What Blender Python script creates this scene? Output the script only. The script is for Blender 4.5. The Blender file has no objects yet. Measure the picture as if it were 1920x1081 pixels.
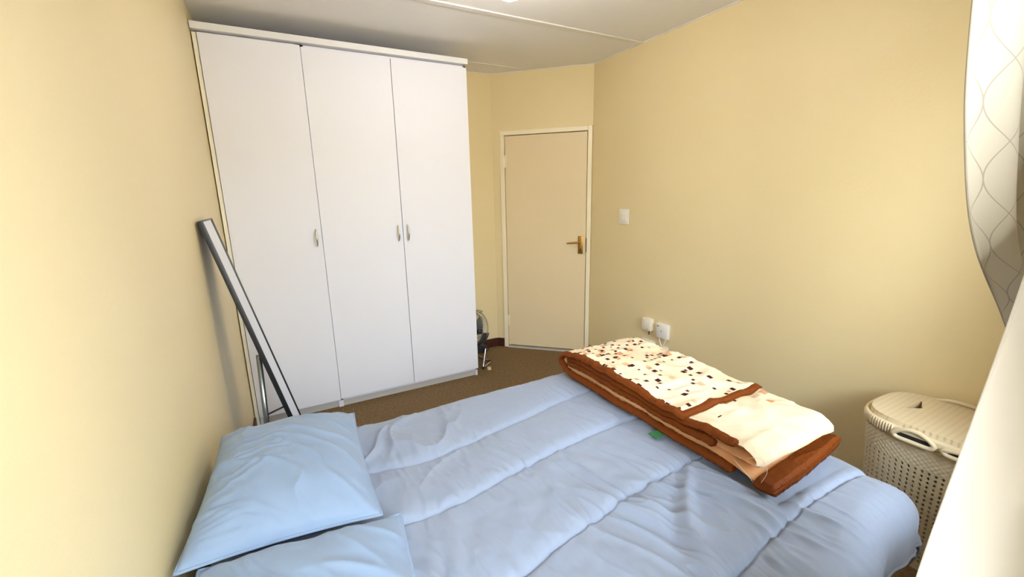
import bpy, bmesh, math, random
import numpy as np
from mathutils import Matrix, Vector, Euler

random.seed(7)
S = bpy.context.scene
COL = S.collection

# ------------------------------------------------------------------ camera
YAW, PITCH, ROLL, FPX = 0.4907, 0.2183, -0.0210, 792.09
CAM = Vector((0.318, 0.0, 1.4804))
_f = Vector((math.sin(YAW) * math.cos(PITCH), math.cos(YAW) * math.cos(PITCH), -math.sin(PITCH)))
_r0 = Vector((math.cos(YAW), -math.sin(YAW), 0))
_u0 = _r0.cross(_f)
_r = _r0 * math.cos(ROLL) + _u0 * math.sin(ROLL)
_u = -_r0 * math.sin(ROLL) + _u0 * math.cos(ROLL)
cam_data = bpy.data.cameras.new('camera')
cam = bpy.data.objects.new('camera', cam_data)
COL.objects.link(cam)
m = Matrix((( _r.x, _u.x, -_f.x, CAM.x), (_r.y, _u.y, -_f.y, CAM.y), (_r.z, _u.z, -_f.z, CAM.z), (0, 0, 0, 1)))
cam.matrix_world = m
cam_data.sensor_width = 36.0
cam_data.lens = FPX / 1920 * 36.0
cam_data.clip_start = 0.02
S.camera = cam

# ------------------------------------------------------------------ world, light, exposure
S.view_settings.view_transform = 'Standard'
S.view_settings.look = 'None'
S.view_settings.gamma = 1.0
S.view_settings.use_curve_mapping = False
S.view_settings.exposure = 0.60
world = bpy.data.worlds.new('overcast_sky')
S.world = world
world.use_nodes = True
wn = world.node_tree
bg = wn.nodes['Background']
bg.inputs['Color'].default_value = (0.83, 0.92, 1.0, 1)
bg.inputs['Strength'].default_value = 20.0
# inferred window split into two openings, pier between added to dim the curtain (portals guide the sky light through them)
WINS = ((0.22, 0.94), (1.46, 2.16))
WZ0, WZ1 = 0.86, 2.15
WALL_Y = -0.04
GLASS_Y = -0.18
for wa, wb in WINS:
    pd = bpy.data.lights.new('window_portal', 'AREA')
    pd.shape = 'RECTANGLE'
    pd.size = wb - wa
    pd.size_y = WZ1 - WZ0
    pd.cycles.is_portal = True
    po = bpy.data.objects.new('window_portal', pd)
    COL.objects.link(po)
    po.location = ((wa + wb) / 2, GLASS_Y - 0.06, (WZ0 + WZ1) / 2)
    po.rotation_euler = (math.radians(90), 0, 0)   # -Z of the lamp -> +Y
S.cycles.max_bounces = 10
S.cycles.diffuse_bounces = 8
S.cycles.transparent_max_bounces = 12
S.cycles.caustics_reflective = False
S.cycles.caustics_refractive = False

# ------------------------------------------------------------------ helpers
ORG = {}          # object name -> world origin of the root it belongs to


def link(o, parent=None):
    COL.objects.link(o)
    if parent is not None:
        o.parent = parent
    return o


def raw(name, V, F, mat, parent=None, smooth=False, fmat=None):
    """V in world coordinates; one mesh object."""
    me = bpy.data.meshes.new(name)
    V = np.asarray(V, dtype=float).reshape(-1, 3)
    org = ORG[parent.name] if parent is not None else np.zeros(3)
    if isinstance(F, np.ndarray):
        me.vertices.add(len(V))
        me.vertices.foreach_set('co', (V - org).astype(np.float32).reshape(-1))
        k_ = F.shape[1]
        me.loops.add(F.size)
        me.loops.foreach_set('vertex_index', F.astype(np.int32).reshape(-1))
        me.polygons.add(len(F))
        me.polygons.foreach_set('loop_start', np.arange(len(F), dtype=np.int32) * k_)
        me.update(calc_edges=True)
    else:
        me.from_pydata((V - org).tolist(), [], F)
    mats = mat if isinstance(mat, (list, tuple)) else [mat]
    for q in mats:
        me.materials.append(q)
    if fmat is not None:
        me.polygons.foreach_set('material_index', np.asarray(fmat, dtype=np.int32))
    if smooth:
        me.polygons.foreach_set('use_smooth', np.ones(len(me.polygons), dtype=bool))
    me.update()
    o = bpy.data.objects.new(name, me)
    link(o, parent)
    ORG[o.name] = org
    return o


def from_bm(name, bm, mat, parent=None, smooth=False):
    bmesh.ops.recalc_face_normals(bm, faces=bm.faces[:])
    org = ORG[parent.name] if parent is not None else np.zeros(3)
    bmesh.ops.translate(bm, verts=bm.verts[:], vec=Vector(-org))
    me = bpy.data.meshes.new(name)
    bm.to_mesh(me)
    bm.free()
    me.materials.append(mat)
    if smooth:
        me.polygons.foreach_set('use_smooth', np.ones(len(me.polygons), dtype=bool))
        try:
            me.set_sharp_from_angle(angle=math.radians(40))
        except Exception:
            pass
    o = bpy.data.objects.new(name, me)
    link(o, parent)
    ORG[o.name] = org
    return o


def root(name, loc, label, cat, group=None):
    o = bpy.data.objects.new(name, None)
    o.empty_display_size = 0.1
    o.location = loc
    link(o)
    ORG[o.name] = np.array(loc, dtype=float)
    return tag(o, label, cat, group)


def tag(o, label, cat, group=None):
    o['label'] = label
    o['category'] = cat
    if group:
        o['group'] = group
    return o


def struct(o, label=None):
    o['kind'] = 'structure'
    if label:
        o['label'] = label
    return o


def box(bm, lo, hi, bev=0.0, seg=2, M=None):
    lo, hi = Vector(lo), Vector(hi)
    g = bmesh.ops.create_cube(bm, size=1.0)
    vs = g['verts']
    bmesh.ops.scale(bm, verts=vs, vec=hi - lo)
    bmesh.ops.translate(bm, verts=vs, vec=(lo + hi) / 2)
    if bev > 0:
        es = list({e for v in vs for e in v.link_edges})
        r = bmesh.ops.bevel(bm, geom=es, offset=bev, segments=seg, affect='EDGES', profile=0.6)
        vs = list({v for f in r['faces'] for v in f.verts} | {v for v in vs if v.is_valid})
    if M is not None:
        bmesh.ops.transform(bm, matrix=M, verts=vs)
    return vs


def boxobj(name, lo, hi, mat, parent=None, bev=0.0, M=None, smooth=False):
    bm = bmesh.new()
    box(bm, lo, hi, bev, 2, M)
    return from_bm(name, bm, mat, parent, smooth)


def cyl(bm, p, q, r0, r1=None, seg=24):
    p, q = Vector(p), Vector(q)
    d = q - p
    g = bmesh.ops.create_cone(bm, cap_ends=True, segments=seg, radius1=r0, radius2=r0 if r1 is None else r1, depth=d.length)
    rot = Vector((0, 0, 1)).rotation_difference(d.normalized()).to_matrix().to_4x4()
    bmesh.ops.transform(bm, matrix=Matrix.Translation((p + q) / 2) @ rot, verts=g['verts'])
    return g['verts']


def smooth_path(P, n):
    """Catmull-Rom through P, n samples."""
    P = np.asarray(P, float)
    Q = np.vstack([2 * P[0] - P[1], P, 2 * P[-1] - P[-2]])
    k = len(P) - 1
    out = []
    for t in np.linspace(0, k, n):
        i = min(int(t), k - 1)
        f = t - i
        a, b, c, d = Q[i], Q[i + 1], Q[i + 2], Q[i + 3]
        out.append(0.5 * ((2 * b) + (c - a) * f + (2 * a - 5 * b + 4 * c - d) * f * f + (3 * b - a - 3 * c + d) * f ** 3))
    return np.array(out)


def tube_vf(P, r, seg=10, closed=False, off=0):
    P = np.asarray(P, float)
    n = len(P)
    T = np.roll(P, -1, 0) - np.roll(P, 1, 0) if closed else np.gradient(P, axis=0)
    T /= np.linalg.norm(T, axis=1)[:, None] + 1e-12
    ref = np.array([0, 0, 1.0]) if abs(T[0][2]) < 0.9 else np.array([1.0, 0, 0])
    N = np.cross(T[0], ref)
    N /= np.linalg.norm(N)
    V = []
    rr = np.broadcast_to(np.asarray(r, float), (n,))
    for i in range(n):
        N = N - T[i] * (N @ T[i])
        N /= np.linalg.norm(N)
        B = np.cross(T[i], N)
        for a in range(seg):
            th = 2 * math.pi * a / seg
            V.append(P[i] + rr[i] * (math.cos(th) * N + math.sin(th) * B))
    F = []
    for i in range(n if closed else n - 1):
        j = (i + 1) % n
        for a in range(seg):
            b = (a + 1) % seg
            F.append([off + i * seg + a, off + i * seg + b, off + j * seg + b, off + j * seg + a])
    if not closed:
        F.append([off + a for a in range(seg)][::-1])
        F.append([off + (n - 1) * seg + a for a in range(seg)])
    return V, F


def tubeobj(name, paths, r, mat, parent=None, seg=10, closed=False):
    V, F = [], []
    for P in paths:
        v, f = tube_vf(P, r, seg, closed, len(V))
        V += v
        F += f
    return raw(name, np.array(V), F, mat, parent, True)


def grid_faces(nu, nv, wrap_u=False):
    i = np.arange(nu if wrap_u else nu - 1)
    j = np.arange(nv - 1)
    I, J = np.meshgrid(i, j, indexing='ij')
    I2 = (I + 1) % nu
    return np.stack([I * nv + J, I2 * nv + J, I2 * nv + J + 1, I * nv + J + 1], -1).reshape(-1, 4)


_rng = np.random.RandomState(11)
_perm = _rng.permutation(4096)
_grad = _rng.rand(4096) * 2 * math.pi


def noise(x, y, seed=0):
    x = np.asarray(x, float)
    y = np.asarray(y, float)
    xi, yi = np.floor(x).astype(int), np.floor(y).astype(int)
    xf, yf = x - xi, y - yi

    def g(ix, iy, dx, dy):
        h = _perm[(ix + _perm[(iy + seed * 131) & 4095]) & 4095]
        a = _grad[h]
        return np.cos(a) * dx + np.sin(a) * dy
    u = xf ** 3 * (xf * (xf * 6 - 15) + 10)
    v = yf ** 3 * (yf * (yf * 6 - 15) + 10)
    n0 = g(xi, yi, xf, yf) * (1 - u) + g(xi + 1, yi, xf - 1, yf) * u
    n1 = g(xi, yi + 1, xf, yf - 1) * (1 - u) + g(xi + 1, yi + 1, xf - 1, yf - 1) * u
    return (n0 * (1 - v) + n1 * v) * 1.5


def ridge(x, y, seed=0):
    return 1 - np.abs(noise(x, y, seed)) * 2


# ------------------------------------------------------------------ materials
def srgb(r, g, b):
    return tuple(((c / 255) / 12.92 if c / 255 <= 0.04045 else ((c / 255 + 0.055) / 1.055) ** 2.4) for c in (r, g, b)) + (1,)


def mat(name, col, rough=0.6, metal=0.0, spec=0.5, bump=None, var=None, sheen=0.0, coat=0.0):
    m = bpy.data.materials.new(name)
    m.use_nodes = True
    nt = m.node_tree
    b = nt.nodes['Principled BSDF']
    b.inputs['Base Color'].default_value = col
    b.inputs['Roughness'].default_value = rough
    b.inputs['Metallic'].default_value = metal
    b.inputs['Specular IOR Level'].default_value = spec
    b.inputs['Sheen Weight'].default_value = sheen
    b.inputs['Coat Weight'].default_value = coat
    tc = None
    if bump or var:
        tc = nt.nodes.new('ShaderNodeTexCoord')
    if var:          # (scale, amount, second colour)
        n = nt.nodes.new('ShaderNodeTexNoise')
        n.inputs['Scale'].default_value = var[0]
        n.inputs['Detail'].default_value = 6
        nt.links.new(tc.outputs['Object'], n.inputs['Vector'])
        r = nt.nodes.new('ShaderNodeValToRGB')
        r.color_ramp.elements[0].position = 0.5 - var[1]
        r.color_ramp.elements[1].position = 0.5 + var[1]
        r.color_ramp.elements[0].color = col
        r.color_ramp.elements[1].color = var[2]
        nt.links.new(n.outputs['Fac'], r.inputs['Fac'])
        nt.links.new(r.outputs['Color'], b.inputs['Base Color'])
    if bump:         # (scale, strength, distance)
        n = nt.nodes.new('ShaderNodeTexNoise')
        n.inputs['Scale'].default_value = bump[0]
        n.inputs['Detail'].default_value = 5
        nt.links.new(tc.outputs['Object'], n.inputs['Vector'])
        bp = nt.nodes.new('ShaderNodeBump')
        bp.inputs['Strength'].default_value = bump[1]
        bp.inputs['Distance'].default_value = bump[2]
        nt.links.new(n.outputs['Fac'], bp.inputs['Height'])
        nt.links.new(bp.outputs['Normal'], b.inputs['Normal'])
    return m


WALL_C = (0.735, 0.625, 0.385, 1)
M_wall = mat('yellow_cream_paint', WALL_C, 0.45, spec=0.35, bump=(55, 0.10, 0.01), var=(2.2, 0.35, (0.72, 0.605, 0.36, 1)))
M_ceil = mat('white_ceiling_board', (0.76, 0.76, 0.78, 1), 0.8, bump=(30, 0.08, 0.01))
M_batten = mat('white_batten_paint', (0.70, 0.68, 0.66, 1), 0.6)
M_carpet = mat('brown_carpet', (0.165, 0.105, 0.052, 1), 0.95, spec=0.1, bump=(420, 0.9, 0.006), var=(60, 0.22, (0.26, 0.175, 0.095, 1)))
M_base = mat('dark_red_timber', (0.055, 0.014, 0.010, 1), 0.4)
M_frame = mat('cream_gloss_paint', (0.82, 0.74, 0.56, 1), 0.35, bump=(70, 0.05, 0.005))
M_door = mat('cream_door_paint', (0.74, 0.62, 0.42, 1), 0.42, var=(1.6, 0.4, (0.70, 0.58, 0.38, 1)), bump=(60, 0.05, 0.004))
M_brass = mat('aged_brass', (0.42, 0.23, 0.05, 1), 0.35, metal=0.9)
M_dark = mat('black_gap_shade', (0.01, 0.008, 0.007, 1), 0.8)  # black painted in for the shade inside holes and gaps
M_white = mat('white_melamine', (0.78, 0.80, 0.91, 1), 0.55, spec=0.3, bump=(300, 0.04, 0.001))
M_edge = mat('off_white_edging', (0.76, 0.77, 0.82, 1), 0.45)
M_kick = mat('pale_grey_plinth', (0.55, 0.53, 0.52, 1), 0.5)
M_alu = mat('brushed_nickel', (0.62, 0.58, 0.50, 1), 0.3, metal=1.0)
M_chrome = mat('chrome', (0.55, 0.54, 0.53, 1), 0.2, metal=1.0)
M_steel = mat('grey_steel_tube', (0.30, 0.33, 0.36, 1), 0.28, metal=0.9)
M_black = mat('satin_black', (0.015, 0.016, 0.02, 1), 0.38)
M_mirror = mat('mirror_glass', (0.9, 0.91, 0.92, 1), 0.02, metal=1.0)
M_plastic = mat('white_plastic', (0.80, 0.78, 0.75, 1), 0.35)
M_plasticw = mat('warm_white_plastic', (0.82, 0.77, 0.66, 1), 0.4)
M_grey = mat('grey_print', (0.12, 0.11, 0.12, 1), 0.6)
M_sill = mat('worn_aluminium_strip', (0.55, 0.52, 0.47, 1), 0.45, metal=0.2)
M_filler = mat('cream_filler_paint', (0.86, 0.83, 0.72, 1), 0.5)
M_drum = mat('dark_polished_drum', (0.10, 0.105, 0.115, 1), 0.18, metal=0.5)
M_rubber = mat('black_rubber', (0.012, 0.012, 0.012, 1), 0.6)
M_duvet = mat('pale_blue_cotton', (0.235, 0.275, 0.37, 1), 0.75, spec=0.25, sheen=0.15, bump=(700, 0.12, 0.0015))
M_pillow = mat('sky_blue_cotton', (0.21, 0.285, 0.42, 1), 0.75, spec=0.25, sheen=0.15, bump=(700, 0.12, 0.0015))
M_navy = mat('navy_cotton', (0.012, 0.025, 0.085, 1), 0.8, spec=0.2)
M_bedbase = mat('black_bed_fabric', (0.012, 0.012, 0.014, 1), 0.85, spec=0.2)
M_mattress = mat('white_mattress', (0.6, 0.6, 0.6, 1), 0.8)
M_brown = mat('rust_brown_satin', (0.135, 0.030, 0.003, 1), 0.55, spec=0.12, sheen=0.0, bump=(160, 0.35, 0.004))
M_orange = mat('peach_orange_fleece', (0.62, 0.25, 0.085, 1), 0.8, var=(9, 0.2, (0.72, 0.42, 0.22, 1)))
M_green = mat('green_label', (0.03, 0.16, 0.06, 1), 0.7)
M_thread = mat('pale_thread', (0.6, 0.55, 0.5, 1), 0.8)
M_lampmetal = mat('white_lamp_base', (0.8, 0.78, 0.74, 1), 0.4)


def blanket_mat():
    m = mat('cream_fleece_with_squares', (0.86, 0.76, 0.58, 1), 0.9, spec=0.15, bump=(110, 0.3, 0.004))
    nt = m.node_tree
    b = nt.nodes['Principled BSDF']
    L = nt.links.new

    def N(t, **k):
        n = nt.nodes.new(t)
        for a, v in k.items():
            setattr(n, a, v)
        return n

    def math_(op, a, bb=None, c=None):
        n = N('ShaderNodeMath', operation=op)
        for i, v in enumerate((a, bb, c)):
            if v is None:
                continue
            if isinstance(v, (int, float)):
                n.inputs[i].default_value = v
            else:
                L(v, n.inputs[i])
        return n.outputs[0]
    tc = N('ShaderNodeTexCoord')
    geo = N('ShaderNodeNewGeometry')
    base = (0.70, 0.61, 0.46, 1)
    # faint tan marbling
    nz = N('ShaderNodeTexNoise')
    nz.inputs['Scale'].default_value = 6.0
    nz.inputs['Detail'].default_value = 3
    L(tc.outputs['Object'], nz.inputs['Vector'])
    rp = N('ShaderNodeValToRGB')
    rp.color_ramp.elements[0].position = 0.42
    rp.color_ramp.elements[1].position = 0.62
    rp.color_ramp.elements[0].color = base
    rp.color_ramp.elements[1].color = (0.66, 0.545, 0.375, 1)
    L(nz.outputs['Fac'], rp.inputs['Fac'])
    cur = rp.outputs['Color']
    sep0 = N('ShaderNodeSeparateXYZ')
    L(tc.outputs['Object'], sep0.inputs[0])
    yloc = sep0.outputs['Y']          # 0 in the middle of the blanket, + towards the far end
    for (cell, smin, smax, col, dens, seed) in (
            (0.060, 0.11, 0.24, (0.50, 0.24, 0.13, 1), 0.50, 4.1),
            (0.070, 0.11, 0.22, (0.60, 0.38, 0.21, 1), 0.40, 9.9),
            (0.046, 0.10, 0.20, (0.10, 0.022, 0.010, 1), 0.55, 7.7),
            (0.050, 0.11, 0.22, (0.045, 0.005, 0.007, 1), 0.75, 1.3)):
        mp = N('ShaderNodeMapping')
        mp.inputs['Scale'].default_value = (1 / cell, 1 / cell, 0)
        mp.inputs['Location'].default_value = (seed, seed * 2.3, 0)
        mp.inputs['Rotation'].default_value = (0, 0, 0.03)
        L(tc.outputs['Object'], mp.inputs['Vector'])
        fl = N('ShaderNodeVectorMath', operation='FLOOR')
        L(mp.outputs[0], fl.inputs[0])
        fr = N('ShaderNodeVectorMath', operation='FRACTION')
        L(mp.outputs[0], fr.inputs[0])
        wnz = N('ShaderNodeTexWhiteNoise', noise_dimensions='3D')
        ad = N('ShaderNodeVectorMath', operation='ADD')
        ad.inputs[1].default_value = (seed * 10, seed, seed)
        L(fl.outputs[0], ad.inputs[0])
        L(ad.outputs[0], wnz.inputs['Vector'])
        sc = N('ShaderNodeSeparateColor')
        L(wnz.outputs['Color'], sc.inputs[0])
        fs = N('ShaderNodeSeparateXYZ')
        L(fr.outputs[0], fs.inputs[0])
        cx = math_('MULTIPLY_ADD', sc.outputs[0], 0.4, 0.3)
        cy = math_('MULTIPLY_ADD', sc.outputs[1], 0.4, 0.3)
        hs = math_('MULTIPLY_ADD', sc.outputs[2], smax - smin, smin)
        dx = math_('ABSOLUTE', math_('SUBTRACT', fs.outputs['X'], cx))
        dy = math_('ABSOLUTE', math_('SUBTRACT', fs.outputs['Y'], cy))
        ins = math_('LESS_THAN', math_('MAXIMUM', dx, dy), hs)
        # density falls from the far end to the near end
        thr = math_('MULTIPLY_ADD', yloc, 1.15 * dens, 0.42 * dens)
        pres = math_('LESS_THAN', wnz.outputs['Value'], thr)
        mk = math_('MULTIPLY', ins, pres)
        mx = N('ShaderNodeMix', data_type='RGBA')
        L(mk, mx.inputs['Factor'])
        L(cur, mx.inputs['A'])
        mx.inputs['B'].default_value = col
        cur = mx.outputs['Result']
    L(cur, b.inputs['Base Color'])
    return m


M_cream = blanket_mat()


def curtain_mat():
    m = mat('cream_curtain_with_ogee_lines', (0.50, 0.46, 0.39, 1), 0.8, spec=0.2, bump=(900, 0.15, 0.001))
    nt = m.node_tree
    b = nt.nodes['Principled BSDF']
    L = nt.links.new
    uv = nt.nodes.new('ShaderNodeUVMap')
    sep = nt.nodes.new('ShaderNodeSeparateXYZ')
    L(uv.outputs[0], sep.inputs[0])

    def M_(op, a, bb=None, c=None):
        n = nt.nodes.new('ShaderNodeMath')
        n.operation = op
        for i, v in enumerate((a, bb, c)):
            if v is None:
                continue
            if isinstance(v, (int, float)):
                n.inputs[i].default_value = v
            else:
                L(v, n.inputs[i])
        return n.outputs[0]
    k = 2 * math.pi
    # crossing sine lines: u = +-a sin(v) + n
    sv = M_('SINE', M_('MULTIPLY', sep.outputs['Y'], k))
    lines = None
    for sgn in (1, -1):
        ph = M_('MULTIPLY_ADD', sv, 0.25 * sgn, sep.outputs['X'])
        d = M_('ABSOLUTE', M_('SUBTRACT', M_('FRACT', M_('ADD', M_('MULTIPLY', ph, 2.0), 0.5)), 0.5))
        w = M_('LESS_THAN', d, 0.017)
        lines = w if lines is None else M_('MAXIMUM', lines, w)
    mx = nt.nodes.new('ShaderNodeMix')
    mx.data_type = 'RGBA'
    L(lines, mx.inputs['Factor'])
    mx.inputs['A'].default_value = (0.50, 0.46, 0.39, 1)
    mx.inputs['B'].default_value = (0.34, 0.30, 0.25, 1)
    L(mx.outputs['Result'], b.inputs['Base Color'])
    return m


def sheer_mat():
    m = bpy.data.materials.new('white_sheer_net')
    m.use_nodes = True
    nt = m.node_tree
    nt.nodes.clear()
    out = nt.nodes.new('ShaderNodeOutputMaterial')
    df = nt.nodes.new('ShaderNodeBsdfDiffuse')
    df.inputs['Color'].default_value = (0.90, 0.88, 0.84, 1)
    tr = nt.nodes.new('ShaderNodeBsdfTranslucent')
    tr.inputs['Color'].default_value = (0.90, 0.87, 0.82, 1)
    tp = nt.nodes.new('ShaderNodeBsdfTransparent')
    m1 = nt.nodes.new('ShaderNodeMixShader')
    m1.inputs[0].default_value = 0.4
    m2 = nt.nodes.new('ShaderNodeMixShader')
    m2.inputs[0].default_value = 0.34
    nt.links.new(df.outputs[0], m1.inputs[1])
    nt.links.new(tr.outputs[0], m1.inputs[2])
    nt.links.new(m1.outputs[0], m2.inputs[1])
    nt.links.new(tp.outputs[0], m2.inputs[2])
    nt.links.new(m2.outputs[0], out.inputs[0])
    return m


def glass_mat():
    m = bpy.data.materials.new('window_pane_glass')
    m.use_nodes = True
    nt = m.node_tree
    nt.nodes.clear()
    out = nt.nodes.new('ShaderNodeOutputMaterial')
    tp = nt.nodes.new('ShaderNodeBsdfTransparent')
    tp.inputs[0].default_value = (0.95, 0.97, 0.96, 1)
    gl = nt.nodes.new('ShaderNodeBsdfGlossy')
    gl.inputs['Roughness'].default_value = 0.02
    fr = nt.nodes.new('ShaderNodeFresnel')
    fr.inputs['IOR'].default_value = 1.25
    mx = nt.nodes.new('ShaderNodeMixShader')
    nt.links.new(fr.outputs[0], mx.inputs[0])
    nt.links.new(tp.outputs[0], mx.inputs[1])
    nt.links.new(gl.outputs[0], mx.inputs[2])
    nt.links.new(mx.outputs[0], out.inputs[0])
    return m


def emit_mat(name, col, strength):
    m = bpy.data.materials.new(name)
    m.use_nodes = True
    nt = m.node_tree
    b = nt.nodes['Principled BSDF']
    b.inputs['Base Color'].default_value = (0.9, 0.85, 0.75, 1)
    b.inputs['Emission Color'].default_value = col
    b.inputs['Emission Strength'].default_value = strength
    return m


M_curtain = curtain_mat()
M_sheer = sheer_mat()
M_glass = glass_mat()
M_bulb = emit_mat('warm_lit_glass', (1.0, 0.95, 0.89, 1), 72.0)

# ------------------------------------------------------------------ room shell
W, YB, XC, YR, H = 2.733, 3.6354, 2.0868, 3.0022, 2.5196
T = 0.12
struct(boxobj('floor', (-T, -0.25, -0.1), (W + T, YB + T, 0), M_carpet))
struct(boxobj('wall_added_outside', (-7, -3.4, -0.4), (9, -3.2, 2.4), mat('added_wall_plaster', (0.55, 0.47, 0.36, 1), 0.9)))  # unseen wall added outside to cut off the low sky light
struct(boxobj('ground_added_outside', (-30, -40, -0.5), (30, -0.25, -0.4), mat('added_ground_paving', (0.35, 0.31, 0.26, 1), 0.9)))  # unseen ground added to bounce daylight up into the room
struct(boxobj('ceiling', (-T, -0.25, H), (W + T, YB + T, H + 0.1), M_ceil))
struct(boxobj('wall_left', (-T, -0.25, 0), (0, YB + T, H), M_wall))
struct(boxobj('wall_right', (W, -0.25, 0), (W + T, YR, H), M_wall))
struct(boxobj('wall_back', (0, YB, 0), (XC, YB + T, H), M_wall))
# near wall with the split window openings and the added pier
bm = bmesh.new()
WT = 0.21
for lo, hi in (((0, WALL_Y - WT, 0), (WINS[0][0], WALL_Y, H)), ((WINS[0][1], WALL_Y - WT, 0), (WINS[1][0], WALL_Y, H)), ((WINS[1][1], WALL_Y - WT, 0), (W, WALL_Y, H))):
    box(bm, lo, hi)
for wa, wb in WINS:
    box(bm, (wa, WALL_Y - WT, 0), (wb, WALL_Y, WZ0))
    box(bm, (wa, WALL_Y - WT, WZ1), (wb, WALL_Y, H))
struct(from_bm('wall_near', bm, M_wall))
# diagonal door wall, local frame: t along the wall from the back corner, n outwards
dv = Vector((W - XC, YR - YB, 0))
DL = dv.length
dv.normalize()
nv = Vector((-dv.y, dv.x, 0))          # away from the room
DM = Matrix(((dv.x, nv.x, 0, XC), (dv.y, nv.y, 0, YB), (0, 0, 1, 0), (0, 0, 0, 1)))
FR_W, FR_H = 0.8297, 2.04
t0 = DL - FR_W
bm = bmesh.new()
box(bm, (-0.05, 0, 0), (t0, T, H), M=DM)
box(bm, (t0, 0, FR_H), (DL, T, H), M=DM)
box(bm, (DL, 0, 0), (DL + 0.06, T, H), M=DM)
struct(from_bm('wall_diagonal', bm, M_wall))

# door
dl = root('door_1', (XC + dv.x * (t0 + FR_W / 2), YB + dv.y * (t0 + FR_W / 2), 0), 'cream flush door with brass lever in the diagonal corner wall', 'door')
del dl['category']
dl['kind'] = 'structure'
fw = 0.04
bm = bmesh.new()
box(bm, (t0, -0.014, 0), (t0 + fw, 0.09, FR_H), 0.004, M=DM)
box(bm, (DL - fw, -0.014, 0), (DL - 0.002, 0.09, FR_H), 0.004, M=DM)
box(bm, (t0 + fw, -0.014, FR_H - fw), (DL - fw, 0.09, FR_H), 0.004, M=DM)
box(bm, (t0 + fw, 0.045, 0), (t0 + fw + 0.012, 0.09, FR_H - fw), M=DM)
box(bm, (DL - fw - 0.012, 0.045, 0), (DL - fw, 0.09, FR_H - fw), M=DM)
from_bm('door_frame', bm, M_frame, dl)
lx0, lx1 = t0 + fw + 0.004, DL - fw - 0.005
leaf = boxobj('door_leaf', (lx0, 0.002, 0.022), (lx1, 0.040, FR_H - fw - 0.005), M_door, dl, 0.002, DM)
for z in (0.22, 1.72):
    bm = bmesh.new()
    for k in range(5):
        a = Vector((lx0 - 0.002, -0.006, z + k * 0.022))
        cyl(bm, DM @ a, DM @ (a + Vector((0, 0, 0.0205))), 0.0065 if k % 2 == 0 else 0.0058, seg=10)
    box(bm, (lx0 - 0.001, -0.001, z), (lx0 + 0.012, 0.003, z + 0.11), M=DM)
    from_bm('hinge', bm, M_frame, dl, True)
bm = bmesh.new()
hx, hz = lx1 - 0.047, 1.03
box(bm, (hx - 0.022, -0.006, hz - 0.085), (hx + 0.022, 0.003, hz + 0.075), 0.003, M=DM)
handle = from_bm('lock_plate', bm, M_brass, dl, True)
bm = bmesh.new()
cyl(bm, DM @ Vector((hx, 0, hz + 0.022)), DM @ Vector((hx, -0.045, hz + 0.022)), 0.010, seg=14)
cyl(bm, DM @ Vector((hx + 0.006, -0.045, hz + 0.022)), DM @ Vector((hx - 0.118, -0.048, hz + 0.012)), 0.010, 0.0065, seg=14)
from_bm('lever', bm, M_brass, handle, True)
bm = bmesh.new()
cyl(bm, DM @ Vector((hx, -0.0058, hz - 0.045)), DM @ Vector((hx, -0.0072, hz - 0.045)), 0.0055, seg=12)
box(bm, (hx - 0.003, -0.0072, hz - 0.065), (hx + 0.003, -0.0058, hz - 0.045), M=DM)
from_bm('keyhole', bm, M_dark, handle)
boxobj('strike_plate', (DL - fw - 0.002, -0.0145, hz - 0.07), (DL - fw + 0.004, 0.02, hz + 0.06), M_base, dl, 0, DM)['label'] = 'dark strike plate in the frame'
boxobj('threshold_strip', (t0 + fw, -0.028, 0), (DL - fw, 0.03, 0.010), M_sill, dl, 0.002, DM)
boxobj('backing', (t0, 0.095, 0), (DL, 0.11, FR_H), M_dark, dl, 0, DM)

# baseboards
BH, BT = 0.085, 0.014
struct(boxobj('baseboard_back', (1.63, YB - BT, 0), (XC - 0.004, YB, BH), M_base, bev=0.003))
struct(boxobj('baseboard_diagonal', (0.006, -BT, 0), (t0, 0, BH), M_base, bev=0.003, M=DM))
struct(boxobj('baseboard_right', (W - BT, WALL_Y, 0), (W, YR - 0.02, BH), M_base, bev=0.003))
struct(boxobj('baseboard_left', (0, WALL_Y, 0), (BT, 3.04, BH), M_base, bev=0.003))
# ceiling battens
struct(boxobj('trim_1', (0, 2.452, H - 0.008), (W, 2.494, H), M_batten, bev=0.003))
struct(boxobj('trim_2', (0, 3.375, H - 0.003), (2.33, 3.40, H), M_ceil, bev=0.001))
# thin cover line where walls and ceiling meet
bm = bmesh.new()
box(bm, (W - 0.006, WALL_Y, H - 0.006), (W, YR, H))
box(bm, (0, -0.006, H - 0.006), (DL, 0, H), M=DM)
box(bm, (1.63, YB - 0.006, H - 0.006), (XC, YB, H))
struct(from_bm('trim_3', bm, M_batten))

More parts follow.
